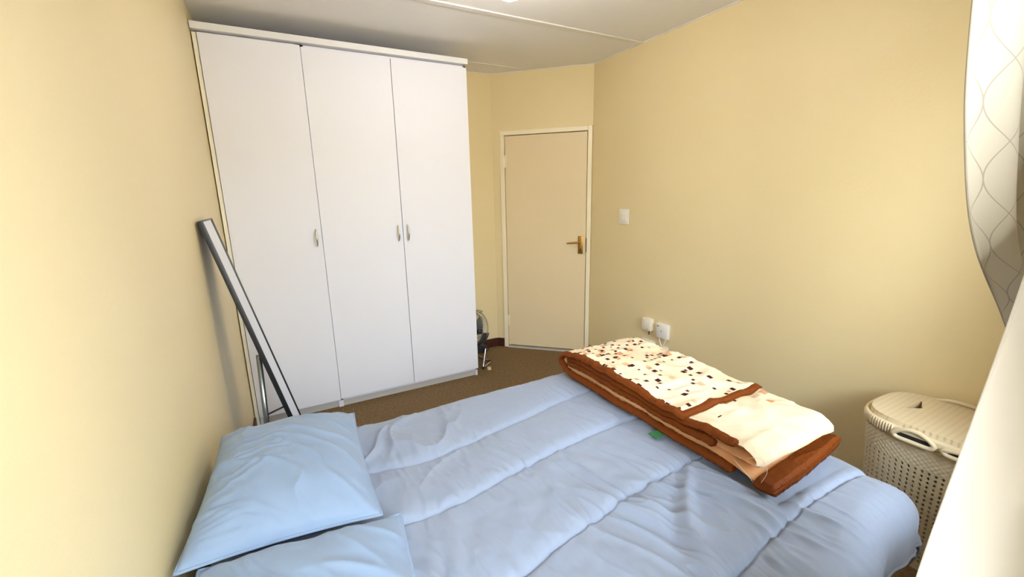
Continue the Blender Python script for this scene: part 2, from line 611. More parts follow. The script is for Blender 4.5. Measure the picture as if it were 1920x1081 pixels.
# unseen windows behind the camera, one inferred window split in two
for n_, (wa, wb) in enumerate(WINS):
    wr = bpy.data.objects.new('window_%d' % (n_ + 1), None)
    wr.location = ((wa + wb) / 2, GLASS_Y, WZ0)
    link(wr)
    ORG[wr.name] = np.array(wr.location, dtype=float)
    struct(wr, ('unseen cream framed window at the head end of the bed, half of a split window', 'unseen cream framed window at the foot end of the bed, split off for the light')[n_])
    bm = bmesh.new()
    for lo, hi in (((wa, GLASS_Y - 0.02, WZ0), (wa + 0.035, GLASS_Y + 0.02, WZ1)), ((wb - 0.035, GLASS_Y - 0.02, WZ0), (wb, GLASS_Y + 0.02, WZ1)),
                   ((wa, GLASS_Y - 0.02, WZ0), (wb, GLASS_Y + 0.02, WZ0 + 0.035)), ((wa, GLASS_Y - 0.02, WZ1 - 0.035), (wb, GLASS_Y + 0.02, WZ1))):
        box(bm, lo, hi, 0.003)
    from_bm('window_frame', bm, M_frame, wr)
    raw('pane', [(wa + 0.035, GLASS_Y, WZ0 + 0.035), (wb - 0.035, GLASS_Y, WZ0 + 0.035), (wb - 0.035, GLASS_Y, WZ1 - 0.035), (wa + 0.035, GLASS_Y, WZ1 - 0.035)], [[0, 1, 2, 3]], M_glass, wr)

# ------------------------------------------------------------------ wardrobe
WF, WTOP, X1, X2, X3 = 3.066, 2.433, 0.5406, 1.0773, 1.6195
wd = root('wardrobe', (0.82, 3.34, 0), 'tall white three-door wardrobe standing in the far left corner', 'wardrobe')
DZ0, DZ1 = 0.068, 2.382
bm = bmesh.new()
XL = 0.030
for lo, hi in (((XL, WF + 0.02, 0), (XL + 0.016, YB - 0.005, WTOP - 0.04)), ((X3 - 0.016, WF + 0.02, 0), (X3, YB - 0.005, WTOP - 0.04)),
               ((X1 - 0.016, WF + 0.02, 0), (X1 + 0.016, YB - 0.005, WTOP - 0.04)),
               ((XL, WF + 0.02, 0.05), (X3, YB - 0.005, 0.066)), ((XL, WF + 0.02, WTOP - 0.056), (X3, YB - 0.005, WTOP - 0.04)),
               ((XL, YB - 0.012, 0), (X3, YB - 0.005, WTOP - 0.04))):
    box(bm, lo, hi)
from_bm('carcass', bm, M_white, wd)
boxobj('filler_strip', (0.006, WF + 0.01, 0), (XL - 0.004, WF + 0.05, WTOP - 0.045), M_filler, wd, 0.001)['label'] = 'cream filler strip against the left wall'
for xa, xb, zt, zb, hxp in ((XL, X1 - 0.0015, DZ1 + 0.004, DZ0 - 0.006, 0.506), (X1 + 0.0015, X2 - 0.002, DZ1 - 0.004, DZ0, 1.042), (X2 + 0.002, X3, DZ1 - 0.004, DZ0, 1.111)):
    d = boxobj('door', (xa, WF, zb), (xb, WF + 0.018, zt), M_white, wd, 0.0012)
    P = [(hxp, WF + 0.001, 1.172), (hxp, WF - 0.016, 1.182), (hxp, WF - 0.026, 1.205), (hxp, WF - 0.029, 1.228), (hxp, WF - 0.026, 1.251), (hxp, WF - 0.016, 1.274), (hxp, WF + 0.001, 1.284)]
    Q = smooth_path(P, 24)
    rr = 0.0035 + 0.0028 * np.sin(np.linspace(0, math.pi, 24))
    v, f = tube_vf(Q, rr, 10)
    raw('handle', np.array(v), f, M_alu, d, True)
for xa, xb in ((XL, X1 - 0.003), (X1 + 0.016, X3 - 0.016)):
    boxobj('plinth', (xa, WF + 0.03, 0), (xb, WF + 0.046, 0.058), M_kick, wd)
boxobj('cornice', (0.004, WF - 0.022, WTOP - 0.036), (X3 + 0.004, WF + 0.05, WTOP), M_edge, wd, 0.003)
boxobj('top_board', (0.004, WF + 0.05, WTOP - 0.036), (X3 + 0.004, YB - 0.005, WTOP - 0.020), M_white, wd)

# ------------------------------------------------------------------ leaning mirror
MY0, MY1, MH = 2.175, 2.465, 1.44
mx_top, mx_bot = 0.026, 0.355            # x of the front face at top and at the floor
mr = root('standing_mirror', (0.2, 2.32, 0), 'tall narrow black framed mirror leaning on the left wall', 'mirror')
lean = math.atan2(mx_bot - mx_top, 1.41)
ux = Vector((-math.sin(lean), 0, math.cos(lean)))       # up along the mirror
nx = Vector((math.cos(lean), 0, math.sin(lean)))        # out of the glass
FD = 0.021                                               # frame depth
MM = Matrix(((0, nx.x, ux.x, mx_bot - nx.x * 0), (1, nx.y, ux.y, MY0), (0, nx.z, ux.z, 0.0), (0, 0, 0, 1)))
# local: x along the width (world y), y out of the glass, z up the mirror
MW = MY1 - MY0
bm = bmesh.new()
fwid = 0.0065
box(bm, (0, -FD, 0.008), (fwid, 0, MH), 0.002, M=MM)
box(bm, (MW - fwid, -FD, 0.008), (MW, 0, MH), 0.002, M=MM)
box(bm, (fwid, -FD, 0.008), (MW - fwid, 0, 0.008 + fwid), 0.002, M=MM)
box(bm, (fwid, -FD, MH - fwid), (MW - fwid, 0, MH), 0.002, M=MM)
from_bm('frame', bm, M_black, mr, True)
boxobj('mirror_glass', (fwid - 0.002, -0.007, 0.012), (MW - fwid + 0.002, -0.004, MH - 0.006), M_mirror, mr, 0, MM)
boxobj('back_panel', (fwid - 0.002, -FD + 0.002, 0.012), (MW - fwid + 0.002, -0.0075, MH - 0.006), M_black, mr, 0, MM)
hb = MM @ Vector((0.03, -FD - 0.006, 0.80))
hb2 = MM @ Vector((MW - 0.03, -FD - 0.006, 0.80))
tubeobj('stand_leg', [[hb, (0.125, hb.y, 0.011)]], 0.0115, M_steel, mr, 12)
tubeobj('stand_foot', [[(0.125, hb.y - 0.01, 0.0125), (0.125, hb.y + 0.10, 0.0125)]], 0.0115, M_steel, mr, 12)
a = np.array(hb) * 0.60 + np.array((0.125, hb.y, 0.011)) * 0.40
tubeobj('stay_bar', [[a, MM @ Vector((0.02, -FD, 0.515))]], 0.0045, M_black, mr, 8)

# ------------------------------------------------------------------ bed
BX0, BX1, BY0, BY1 = 0.04, 1.91, 0.40, 1.66
bed = root('bed', (0.97, 0.99, 0), 'double bed with a black fabric base, its head against the left wall', 'bed')
boxobj('bed_base', (BX0, BY0 + 0.025, 0.06), (BX1, BY1 - 0.02, 0.445), M_bedbase, bed, 0.03, smooth=True)
boxobj('mattress', (BX0, BY0 + 0.01, 0.447), (BX1 - 0.01, BY1 - 0.01, 0.550), M_mattress, bed, 0.05, smooth=True)
for x in (BX0 + 0.1, BX1 - 0.1):
    for y in (BY0 + 0.1, BY1 - 0.1):
        bm = bmesh.new()
        cyl(bm, (x, y, 0), (x, y, 0.06), 0.022, 0.028, 16)
        from_bm('leg', bm, M_black, bed, True)

# duvet --------------------------------------------------------------
SEAMS = [([0.3, 0.43, 0.654, 0.823, 1.135, 1.386, 2.1], [1.34, 1.327, 1.277, 1.305, 1.365, 1.411, 1.44]),
         ([0.3, 0.469, 0.677, 0.878, 1.168, 1.4, 2.1], [1.035, 1.034, 1.036, 1.074, 1.119, 1.135, 1.15]),
         ([0.3, 0.69, 0.83, 1.008, 1.378, 2.1], [0.70, 0.727, 0.756, 0.782, 0.823, 0.84]),
         ([0.3, 0.8, 1.13, 1.432, 1.686, 1.873, 2.1], [0.42, 0.45, 0.479, 0.517, 0.534, 0.53, 0.52])]
IX1, IY0, IY1 = 1.84, 0.40, 1.60      # inner rectangle; outside it the cloth curves down
RD = 0.11
HANG_FOOT = 0.40


def seam_y(k, x):
    # a smoothed polyline
    xs, ys = SEAMS[k]
    P = smooth_path(list(zip(xs, ys)), 200)
    return np.interp(x, P[:, 0], P[:, 1])


def duvet_xyz(U, V_, inner=0.0):
    """sheet coordinates (metres along x, y) -> world"""
    ys = [seam_y(k, U) for k in range(4)]
    lo_edge, hi_edge = ys[3] - 0.31, ys[0] + 0.36
    lines = [lo_edge] + [ys[3], ys[2], ys[1], ys[0]] + [hi_edge]
    dist = np.full(U.shape, 9.0)
    bul = np.zeros(U.shape)
    for a, b in zip(lines[:-1], lines[1:]):
        t = np.clip((V_ - a) / (b - a), 0, 1)   # 0 at the window-side seam
        inside = (V_ >= a) & (V_ < b)
        bul = np.where(inside, (1 - np.exp(-t / 0.05)) * (1 - 0.75 * t ** 2.5) * (1 - np.exp(-(1 - t) / 0.02)), bul)
    for y in ys:
        dist = np.minimum(dist, np.abs(V_ - y))
    z = 0.588 + 0.019 * bul
    # stitched crease
    z -= 0.004 * np.exp(-(dist / 0.004) ** 2)
    # puckers running off the seams
    wx = U + 0.03 * noise(U * 5, V_ * 5, 3)
    puck = noise(wx * 26, V_ * 3.2, 5) + 0.5 * noise(wx * 55, V_ * 5, 8)
    pm = np.clip(0.55 + 0.9 * noise(U * 3.1, V_ * 1.5, 14), 0.15, 1.2)
    z += 0.0100 * pm * puck * np.exp(-dist / 0.075) * (1 - np.exp(-(dist / 0.010) ** 2))
    # broad wrinkles across the channels (roughly along y), stronger near head and near side
    wv = U + 0.18 * (V_ - 1.0) + 0.05 * noise(U * 3, V_ * 3, 12)
    wr_ = np.clip(ridge(wv * 8.5, V_ * 1.7, 21), 0, 1) ** 3
    wr2 = np.clip(ridge(wv * 15, V_ * 2.6, 27), 0, 1) ** 4
    mask = np.clip(0.35 + 0.9 * noise(U * 2.2 + 4, V_ * 2.2, 31), 0.08, 1)
    near = np.clip((1.35 - V_) / 0.6, 0.25, 1.0) * np.clip((1.75 - U) / 0.25, 0.25, 1)
    z += (0.017 * wr_ + 0.011 * wr2) * mask * near
    fine = noise(U * 16 + 3 * noise(U * 2, V_ * 2, 17), V_ * 4 + 2 * noise(U * 3, V_ * 3, 18), 19)
    z += 0.0048 * fine * np.clip(0.6 + noise(U * 2.5, V_ * 2.5, 20), 0.2, 1.2)
    # diagonal drags out of the pillow corner
    dg = (U - 0.45) * 0.9 - (V_ - 1.5) * 0.5
    m2 = np.exp(-(((U - 0.62) / 0.22) ** 2 + ((V_ - 1.42) / 0.20) ** 2))
    z += 0.018 * m2 * np.clip(ridge(dg * 11 + 0.4 * noise(U * 6, V_ * 6, 2), (U + V_) * 2.0, 41), 0, 1) ** 2
    # soft diagonal folds at the foot near side
    m3 = np.exp(-(((U - 1.15) / 0.35) ** 2 + ((V_ - 0.62) / 0.22) ** 2))
    dg3 = U * 0.96 + (V_ - 0.5) * 0.35
    z += 0.030 * m3 * np.clip(ridge(dg3 * 8, V_ * 1.2, 52), 0, 1) ** 2.5
    # long soft fold running from the blanket corner to the near side, as in the photo
    fx = 1.12 + 0.22 * np.clip((V_ - 0.47) / 0.30, -0.5, 1.2) ** 1.0 - 0.06 * np.sin((V_ - 0.47) / 0.30 * 3.1)
    along = np.exp(-((V_ - 0.62) / 0.16) ** 2)
    z += 0.016 * along * (np.exp(-((U - fx) / 0.028) ** 2) - 0.7 * np.exp(-((U - fx + 0.06) / 0.035) ** 2))
    # pressed flat under the blanket
    mb = np.clip((U - 1.42) / 0.05, 0, 1) * np.clip((1.93 - U) / 0.04, 0, 1) * np.clip((V_ - 0.53) / 0.04, 0, 1) * np.clip((1.67 - V_) / 0.05, 0, 1)
    z = z * (1 - mb) + np.minimum(z, 0.598) * mb
    mp_ = np.clip((0.47 - U) / 0.05, 0, 1) * np.clip((V_ - 0.36) / 0.05, 0, 1)
    z = z * (1 - mp_) + np.minimum(z, 0.600) * mp_
    z += 0.003 * noise(U * 7, V_ * 7, 61) + 0.0012 * noise(U * 30, V_ * 30, 62)
    # outside the inner rectangle
    sm_ = np.clip((U - 1.30) / 0.45, 0, 1)
    sm_ = sm_ * sm_ * (3 - 2 * sm_)
    lo_y = IY0 + 0.085 * sm_
    dx = np.clip(U - IX1, 0, None)
    dy = np.where(V_ > IY1, V_ - IY1, np.where(V_ < lo_y, V_ - lo_y, 0.0))
    d = np.maximum(np.abs(dx), np.abs(dy))
    L = np.hypot(dx, dy) + 1e-9
    nxx, nyy = dx / L, dy / L
    q = RD * math.pi / 2
    a = np.clip(d, 0, q) / RD
    ex = np.clip(d - q, 0, None)
    nearside = (dy < 0) * np.clip((np.abs(dy) - dx) / 0.12 + 0.5, 0, 1)
    ex = ex * (1 - 0.80 * sm_ * nearside)
    off = RD * np.sin(a) + 0.07 * ex
    drop = RD * (1 - np.cos(a)) + ex
    # folds in the hanging part
    per = np.where(np.abs(dx) > 1e-6, np.where(np.abs(dy) > 1e-6, np.arctan2(np.abs(dy), dx) * 0.30, 0), 0)
    s = np.where(dx >= np.abs(dy), V_, 3.0 + U)
    fold = noise(s * 5.5, ex * 1.5, 71) * 0.9 + 0.5 * noise(s * 12, ex * 2, 72)
    corner = np.exp(-((nxx - 0.707) ** 2 + (np.abs(nyy) - 0.707) ** 2) / 0.06)
    off = off + np.clip(drop, 0, 0.25) / 0.25 * (0.022 * fold + 0.03 * corner)
    bx = np.minimum(U, IX1)
    by = np.clip(V_, lo_y, IY1)
    sink = np.clip(d / q, 0, 1)
    z = z * (1 - 0) - drop
    off = off - inner
    X = bx + nxx * off
    Y = by + nyy * off
    z = z - inner * (1 - sink) * 1.0
    # shallow sag towards the edges on top
    z -= 0.012 * np.clip((U - 1.45) / 0.4, 0, 1) ** 2
    return np.stack([X, Y, z], -1)


HX = IX1 + RD * math.pi / 2 + 0.165
HY0 = IY0 - RD * math.pi / 2 - 0.185
HY1 = IY1 + RD * math.pi / 2 + 0.16
nu, nvv = 600, 700
Ug, Vg = np.meshgrid(np.linspace(0.06, HX, nu), np.linspace(HY0, HY1, nvv), indexing='ij')
P = duvet_xyz(Ug, Vg)
# slightly uneven hem
dv_root = root('duvet', (1.0, 1.0, 0.58), 'pale blue quilted duvet with long stitched seams spread over the bed', 'duvet')
raw('cover', P.reshape(-1, 3), grid_faces(nu, nvv), M_duvet, dv_root, True)
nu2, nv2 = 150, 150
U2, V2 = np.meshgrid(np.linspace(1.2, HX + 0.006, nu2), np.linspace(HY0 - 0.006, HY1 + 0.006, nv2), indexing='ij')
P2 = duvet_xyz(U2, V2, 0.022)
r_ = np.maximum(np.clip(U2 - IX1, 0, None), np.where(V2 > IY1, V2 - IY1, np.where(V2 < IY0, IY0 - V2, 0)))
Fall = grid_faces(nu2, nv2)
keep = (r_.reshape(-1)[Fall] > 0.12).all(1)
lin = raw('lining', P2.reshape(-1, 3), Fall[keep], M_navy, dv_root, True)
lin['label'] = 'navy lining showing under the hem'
# hem piping along the lower border
Ub = np.concatenate([np.linspace(0.1, HX, 160), np.full(140, HX), np.linspace(HX, 0.1, 160)])
Vb = np.concatenate([np.full(160, HY0), np.linspace(HY0, HY1, 140), np.full(160, HY1)])
tubeobj('hem', [duvet_xyz(Ub, Vb)], 0.005, M_duvet, dv_root, 8)


# pillows -------------------------------------------------------------
def pillow(name, cx, cy, z0, lx, ly, th, rotz, tx, ty, label, seed, cat='pillow'):
    rt = root(name, (cx, cy, z0), label, cat, 'pillows at the head of the bed')
    n = 110
    a, b = np.meshgrid(np.linspace(-1, 1, n), np.linspace(-1, 1, n), indexing='ij')
    # pinch the outline between the corners
    pin = 0.045
    sx = a * (1 - pin * (1 - b ** 2) * np.abs(a) ** 2)
    sy = b * (1 - pin * (1 - a ** 2) * np.abs(b) ** 2)
    prof = np.clip(1 - np.abs(a) ** 2.6, 0, 1) ** 0.55 * np.clip(1 - np.abs(b) ** 2.6, 0, 1) ** 0.55
    R = Matrix.Rotation(rotz, 3, 'Z') @ Euler((tx, ty, 0)).to_matrix()
    R = np.array(R)

    def place(s):
        x, y = sx * lx / 2, sy * ly / 2
        w = 0.010 * np.clip(ridge((x * 0.8 + y * 0.9) * 9 + seed, (x - y) * 2.2, seed), 0, 1) ** 3
        w = w + 0.008 * np.clip(ridge((x * 0.7 + y) * 13 + seed + 3 * noise(x * 4, y * 4, seed), (x - y) * 3.0, seed + 7), 0, 1) ** 3 * np.clip((0.08 - x) / 0.2, 0, 1)
        w = w + 0.006 * noise(x * 9, y * 9, seed + 1) + 0.0025 * noise(x * 24 + y * 12, y * 18, seed + 2)
        edge = np.clip(1 - np.maximum(np.abs(a), np.abs(b)), 0, 0.3) / 0.3
        pk = 0.004 * noise(x * 45, y * 45, seed + 3) * (1 - edge) * prof
        z = s * (prof * th * (0.62 if s > 0 else 0.38) + (w * np.sqrt(prof) if s > 0 else 0) + pk)
        Q = np.stack([x, y, z], -1).reshape(-1, 3) @ R.T
        return Q + np.array([cx, cy, z0 + th * 0.38])
    f = grid_faces(n, n)
    raw('pillowcase', place(1), f, M_pillow, rt, True)
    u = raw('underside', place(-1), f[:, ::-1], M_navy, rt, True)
    u['label'] = 'navy underside of the pillowcase'
    # flange seam round the edge
    i = np.arange(n)
    ring = np.concatenate([i * n, (n - 1) * n + i[1:], (n - 1 - i[1:]) * n + n - 1, (n - 1 - i[1:-1])])
    tubeobj('seam', [place(1)[ring]], 0.004, M_pillow, rt, 6, True)
    return rt


pillow('pillow', 0.250, 1.322, 0.624, 0.43, 0.64, 0.145, math.radians(-2), math.radians(-2.2), math.radians(3), 'sky blue pillow farther from the window, overlapping the other pillow', 5)
pillow('pillow', 0.266, 0.712, 0.624, 0.44, 0.60, 0.115, math.radians(-3), math.radians(0.5), math.radians(3), 'sky blue pillow nearest the camera, tucked under the other pillow', 15)

# folded blanket --------------------------------------------------------
BLX, BLY = 1.67, 1.10
bl = root('folded_blanket', (BLX, BLY, 0.61), 'folded cream fleece blanket with brown squares and rust brown border on the bed foot', 'blanket')


def puff(x, y):
    return (0.004 * np.exp(-((y - 1.38) / 0.16) ** 2) - 0.010 * np.exp(-((y - 1.02) / 0.09) ** 2) + 0.010 * noise(x * 7, y * 7, 81)
            + 0.004 * noise(x * 15, y * 13, 82) + 0.0018 * noise(x * 34, y * 30, 83) + 0.008 * np.clip(ridge(x * 3 + y * 9, x * 5, 84), 0, 1) ** 3)


def sheet(name, path, xl, xr, t, mats, seed=0, n=120, m=26, amp=1.0, grow=0.0, s0=0.0, s1=1.0, rough=0.0, skew=0.0, across=False):
    """a thick soft sheet swept along a path in the (y, z) plane; mats = (outer, inner)"""
    Pth = smooth_path(path, 400)
    L = np.concatenate([[0], np.cumsum(np.linalg.norm(np.diff(Pth, axis=0), axis=1))])
    L /= L[-1]
    ss = np.linspace(s0, s1, n)
    C = np.stack([np.interp(ss, L, Pth[:, k]) for k in (0, 1)], -1)
    Tn = np.gradient(C, axis=0)
    Tn /= np.linalg.norm(Tn, axis=1)[:, None]
    Nn = np.stack([-Tn[:, 1], Tn[:, 0]], -1)           # left of travel
    # cross section loop: outer side, right nose, inner side, left nose
    h = t / 2 + grow
    uo = np.linspace(0, 1, m)
    xa = xl if callable(xl) else (lambda s: xl + 0 * s)
    xb = xr if callable(xr) else (lambda s: xr + 0 * s)
    V = np.zeros((n, 2 * m, 3))
    for i in range(n):
        a, b = xa(ss[i]) - grow, xb(ss[i]) + grow
        x = a + (b - a) * uo
        # rounded noses
        dd = np.minimum(x - a, b - x)
        hh = h * np.sqrt(np.clip(1 - np.clip(1 - dd / (h * 1.2), 0, 1) ** 2, 0.0, 1))
        endd = min(ss[i] - s0, s1 - ss[i]) * 2.0
        hh = hh * (0.30 + 0.70 * min(1, (max(endd, 0) / 0.014)) ** 0.5)
        for side, sg in ((0, 1), (1, -1)):
            hx = hh * sg
            xx = x if side == 0 else x[::-1]
            hv = hx if side == 0 else hx[::-1]
            y = C[i, 0] + Nn[i, 0] * hv
            z = C[i, 1] + Nn[i, 1] * hv
            V[i, side * m:(side + 1) * m, 0] = xx
            V[i, side * m:(side + 1) * m, 1] = y
            V[i, side * m:(side + 1) * m, 2] = z
    X, Y, Z = V[..., 0], V[..., 1], V[..., 2]
    frac = np.clip((Z - 0.625) / 0.10, 0, 1)
    Z = Z + puff(X, Y) * frac * amp
    if rough:
        along = X if across else Y
        cross = Y if across else X
        rip = noise(along * 75, cross * 14, seed + 5) + 0.4 * noise(along * 160, cross * 30, seed + 8)
        Z = Z + rough * rip
        if across:
            Y = Y + 0.8 * rough * noise(along * 60, Z * 20, seed + 6)
        else:
            X = X + rough * noise(along * 75, Z * 40, seed + 6)
    # the end swings back towards the far side of the bed
    if skew:
        Y = Y + skew * np.clip((X - 1.46) / 0.43, 0, 1.05) ** 1.6 * np.clip((0.80 - Y) / 0.15, 0, 1)
    # gentle waviness of the edges
    X = X + 0.008 * noise(Y * 6 + seed, Z * 3, seed + 9) * np.clip((1.72 - X) / 0.2, -1, 1)
    V = np.stack([X, Y, Z], -1)
    F, fm = [], []
    K = 2 * m
    for i in range(n - 1):
        for j in range(K):
            k = (j + 1) % K
            F.append([i * K + j, i * K + k, (i + 1) * K + k, (i + 1) * K + j])
            fm.append(0 if j < m else 1)
    F.append(list(range(K)))
    fm.append(0)
    F.append(list(range((n - 1) * K, n * K))[::-1])
    fm.append(0)
    o = raw(name, V.reshape(-1, 3), F, list(mats), bl, True, fm)
    for q_ in (len(F) - 2, len(F) - 1):
        o.data.polygons[q_].use_smooth = False
    return o


# outer sheet: top flap -> far fold -> bottom -> near end
pa = [(0.885, 0.722), (0.96, 0.728), (1.10, 0.729), (1.35, 0.729), (1.54, 0.724), (1.606, 0.708), (1.634, 0.678), (1.606, 0.647), (1.54, 0.631), (1.30, 0.630), (1.0, 0.630), (0.85, 0.630), (0.70, 0.631)]
sheet('blanket_sheet', pa, 1.458, 1.885, 0.024, (M_cream, M_orange), 1, n=220, s0=0.004, s1=0.995)
sheet('side_border', pa, 1.446, 1.474, 0.024, (M_brown, M_brown), 1, n=280, m=12, grow=0.0028, rough=0.0022)
sheet('end_border', pa, 1.452, 1.887, 0.024, (M_brown, M_brown), 1, n=18, grow=0.0018, s0=0.0, s1=0.0195, rough=0.001, across=True)
# lower sheet, peach side up, with a wide border at the near end
po_ = [(1.58, 0.655), (1.2, 0.654), (0.90, 0.654), (0.76, 0.652), (0.66, 0.640), (0.612, 0.636), (0.572, 0.641)]
sheet('lower_sheet', po_, 1.460, 1.893, 0.022, (M_cream, M_orange), 1, n=120, s1=0.99, skew=0.040)
sheet('end_border', po_, 1.455, 1.898, 0.030, (M_brown, M_brown), 1, n=44, m=90, grow=0.007, s0=0.940, s1=1.0, rough=0.0022, skew=0.040, across=True)
# inner sheet: rolls over at the near end
pb = [(1.575, 0.703), (1.2, 0.703), (0.95, 0.705), (0.82, 0.712), (0.72, 0.716), (0.655, 0.706), (0.634, 0.690), (0.655, 0.678), (0.75, 0.678), (1.0, 0.679), (1.575, 0.679)]
sheet('inner_sheet', pb, 1.462, 1.885, 0.024, (M_orange, M_cream), 1, n=200)
sheet('side_border', pb, 1.452, 1.477, 0.024, (M_brown, M_brown), 1, n=130, m=12, grow=0.0028, s0=0.0, s1=0.462, rough=0.0022)
sheet('side_border', pb, 1.453, 1.476, 0.024, (M_brown, M_brown), 1, n=130, m=12, grow=0.0028, s0=0.575, s1=1.0, rough=0.0022)
bm = bmesh.new()
box(bm, (1.405, 0.960, 0.616), (1.46, 1.000, 0.6185), M=None)
from_bm('care_label', bm, M_green, bl)['label'] = 'small green care label'
tubeobj('loose_thread', [smooth_path([(1.452, 0.66, 0.70), (1.44, 0.635, 0.72), (1.46, 0.62, 0.715), (1.455, 0.60, 0.69), (1.45, 0.61, 0.65)], 30),
                         smooth_path([(1.455, 0.70, 0.672), (1.435, 0.68, 0.68), (1.44, 0.65, 0.66), (1.45, 0.63, 0.635)], 30)], 0.0007, M_thread, bl, 5)

# ------------------------------------------------------------------ laundry hamper
HCX, HCY, HA, HB = 2.525, 0.505, 0.195, 0.245       # half width (x), half length (y)
hm = root('laundry_hamper', (HCX, HCY, 0), 'cream plastic woven-pattern laundry hamper with lid beside the right wall', 'laundry basket')
M_hamper = mat('cream_basket_plastic', (0.66, 0.58, 0.43, 1), 0.45)
M_lid = mat('cream_lid_plastic', (0.70, 0.60, 0.42, 1), 0.42)


def sup(s, n=3.4):
    """superellipse outline, s in [0,1) by arc length"""
    th = np.linspace(0, 2 * math.pi, 4001)
    x = np.sign(np.cos(th)) * np.abs(np.cos(th)) ** (2 / n) * HA
    y = np.sign(np.sin(th)) * np.abs(np.sin(th)) ** (2 / n) * HB
    l = np.concatenate([[0], np.cumsum(np.hypot(np.diff(x), np.diff(y)))])
    l /= l[-1]
    return np.interp(s % 1, l, x), np.interp(s % 1, l, y)


def hscale(z):
    return 0.84 + 0.14 * z / 0.52


NC, NR = 72, 21
Z0h, Z1h = 0.03, 0.435
Vh, Fh = [], []
for layer, sh in ((0, 0.0), (1, -0.006)):
    pass
idx = {}


def hv(s, z, inn):
    x, y = sup(np.array([s]))
    k = hscale(z) - (0.016 if inn else 0)
    Vh.append((HCX + x[0] * k, HCY + y[0] * k, z))
    return len(Vh) - 1


def corner(i, j, inn):
    key = (i % NC, j, inn)
    if key not in idx:
        idx[key] = hv(i / NC, Z0h + (Z1h - Z0h) * j / NR, inn)
    return idx[key]


for i in range(NC):
    for j in range(NR):
        c = [corner(i, j, 0), corner(i + 1, j, 0), corner(i + 1, j + 1, 0), corner(i, j + 1, 0)]
        s, z = (i + 0.5) / NC, Z0h + (Z1h - Z0h) * (j + 0.5) / NR
        ds, dz = 0.27 / NC, 0.36 * (Z1h - Z0h) / NR
        dm = [hv(s, z - dz, 0), hv(s + ds, z, 0), hv(s, z + dz, 0), hv(s - ds, z, 0)]
        di = [hv(s, z - dz, 1), hv(s + ds, z, 1), hv(s, z + dz, 1), hv(s - ds, z, 1)]
        for a in range(4):
            b = (a + 1) % 4
            Fh.append([c[a], c[b], dm[a]])
            Fh.append([c[b], dm[b], dm[a]])
            Fh.append([dm[a], dm[b], di[b], di[a]])
body = raw('basket_wall', Vh, Fh, M_hamper, hm, False)
# knit band above the holes
ns, nz_ = 472, 30
sg, zg = np.meshgrid(np.arange(ns) / ns, np.linspace(0.433, 0.540, nz_), indexing='ij')
xx, yy = sup(sg.reshape(-1))
xx, yy = xx.reshape(ns, nz_), yy.reshape(ns, nz_)
kk = hscale(zg) * (1 + 0.009 * np.sin(sg * 2 * math.pi * NC) * np.sin((zg - 0.433) / 0.0096 * math.pi))
raw('knit_band', np.stack([HCX + xx * kk, HCY + yy * kk, zg], -1).reshape(-1, 3), grid_faces(ns, nz_, True), M_hamper, hm, True)
# base
s_ = np.arange(120) / 120
bx_, by_ = sup(s_)
k0 = hscale(0.03)
Vb_ = [(HCX + x * k0, HCY + y * k0, z) for z in (0.0, 0.032) for x, y in zip(bx_, by_)]
Fb_ = [[i, (i + 1) % 120, 120 + (i + 1) % 120, 120 + i] for i in range(120)] + [list(range(120))[::-1], list(range(120, 240))]
raw('basket_base', Vb_, Fb_, M_hamper, hm, False)


def ring_profile(prof, n=240):
    """prof: list of (scale offset in metres outward, z) swept round the outline"""
    s = np.arange(n) / n
    x, y = sup(s)
    k = hscale(0.52)
    L = np.hypot(x, y)
    V = np.zeros((n, len(prof), 3))
    for j, (o, z) in enumerate(prof):
        V[:, j, 0] = HCX + x * k + o * x / L
        V[:, j, 1] = HCY + y * k + o * y / L
        V[:, j, 2] = z
    return V, s


pr = [(0.0, 0.530), (0.008, 0.530), (0.013, 0.536), (0.014, 0.560), (0.011, 0.570), (0.004, 0.573), (-0.004, 0.568), (-0.006, 0.55), (-0.004, 0.530)]
Vr, s_r = ring_profile(pr)
# ribbed collar outside the grips
rib = 1 + 0.0  # plain collar; the ribs are modelled below
nr_ = len(pr)
Fr = []
for i in range(240):
    for j in range(nr_):
        Fr.append([i * nr_ + j, ((i + 1) % 240) * nr_ + j, ((i + 1) % 240) * nr_ + (j + 1) % nr_, i * nr_ + (j + 1) % nr_])
rimo = raw('rim', Vr.reshape(-1, 3), Fr, M_lid, hm, True)
# ribs on the collar near the far end
paths = []
for k in range(11):
    y0 = 0.715 - k * 0.0095
    th = np.linspace(0, 1, 4001)
    xo, yo = sup(th)
    sel = (xo < 0)
    yy_ = HCY + yo[sel] * hscale(0.52)
    o = np.argsort(yy_)
    xf = HCX + np.interp(y0, yy_[o], (xo[sel] * hscale(0.52))[o]) - 0.0155
    paths.append([(xf + 0.006, y0, 0.529), (xf + 0.001, y0, 0.536), (xf + 0.001, y0, 0.558), (xf + 0.005, y0, 0.570)])
rb = tubeobj('collar_rib', paths, 0.0036, M_lid, rimo, 6)
rb['kind'] = 'stuff'

# lid: slightly domed grid inside the rim with a triangular finger hole
k = hscale(0.52)
nl, na = 40, 240
sa = np.arange(na) / na
lx_, ly_ = sup(sa)
rad = np.linspace(0.0, 1.0, nl) ** 0.8
TRI = [(2.490, 0.643), (2.623, 0.633), (2.545, 0.605)]


def lid_z(x, y):
    r2 = ((x - HCX) / HA) ** 2 + ((y - HCY) / HB) ** 2
    return 0.574 - 0.010 * r2


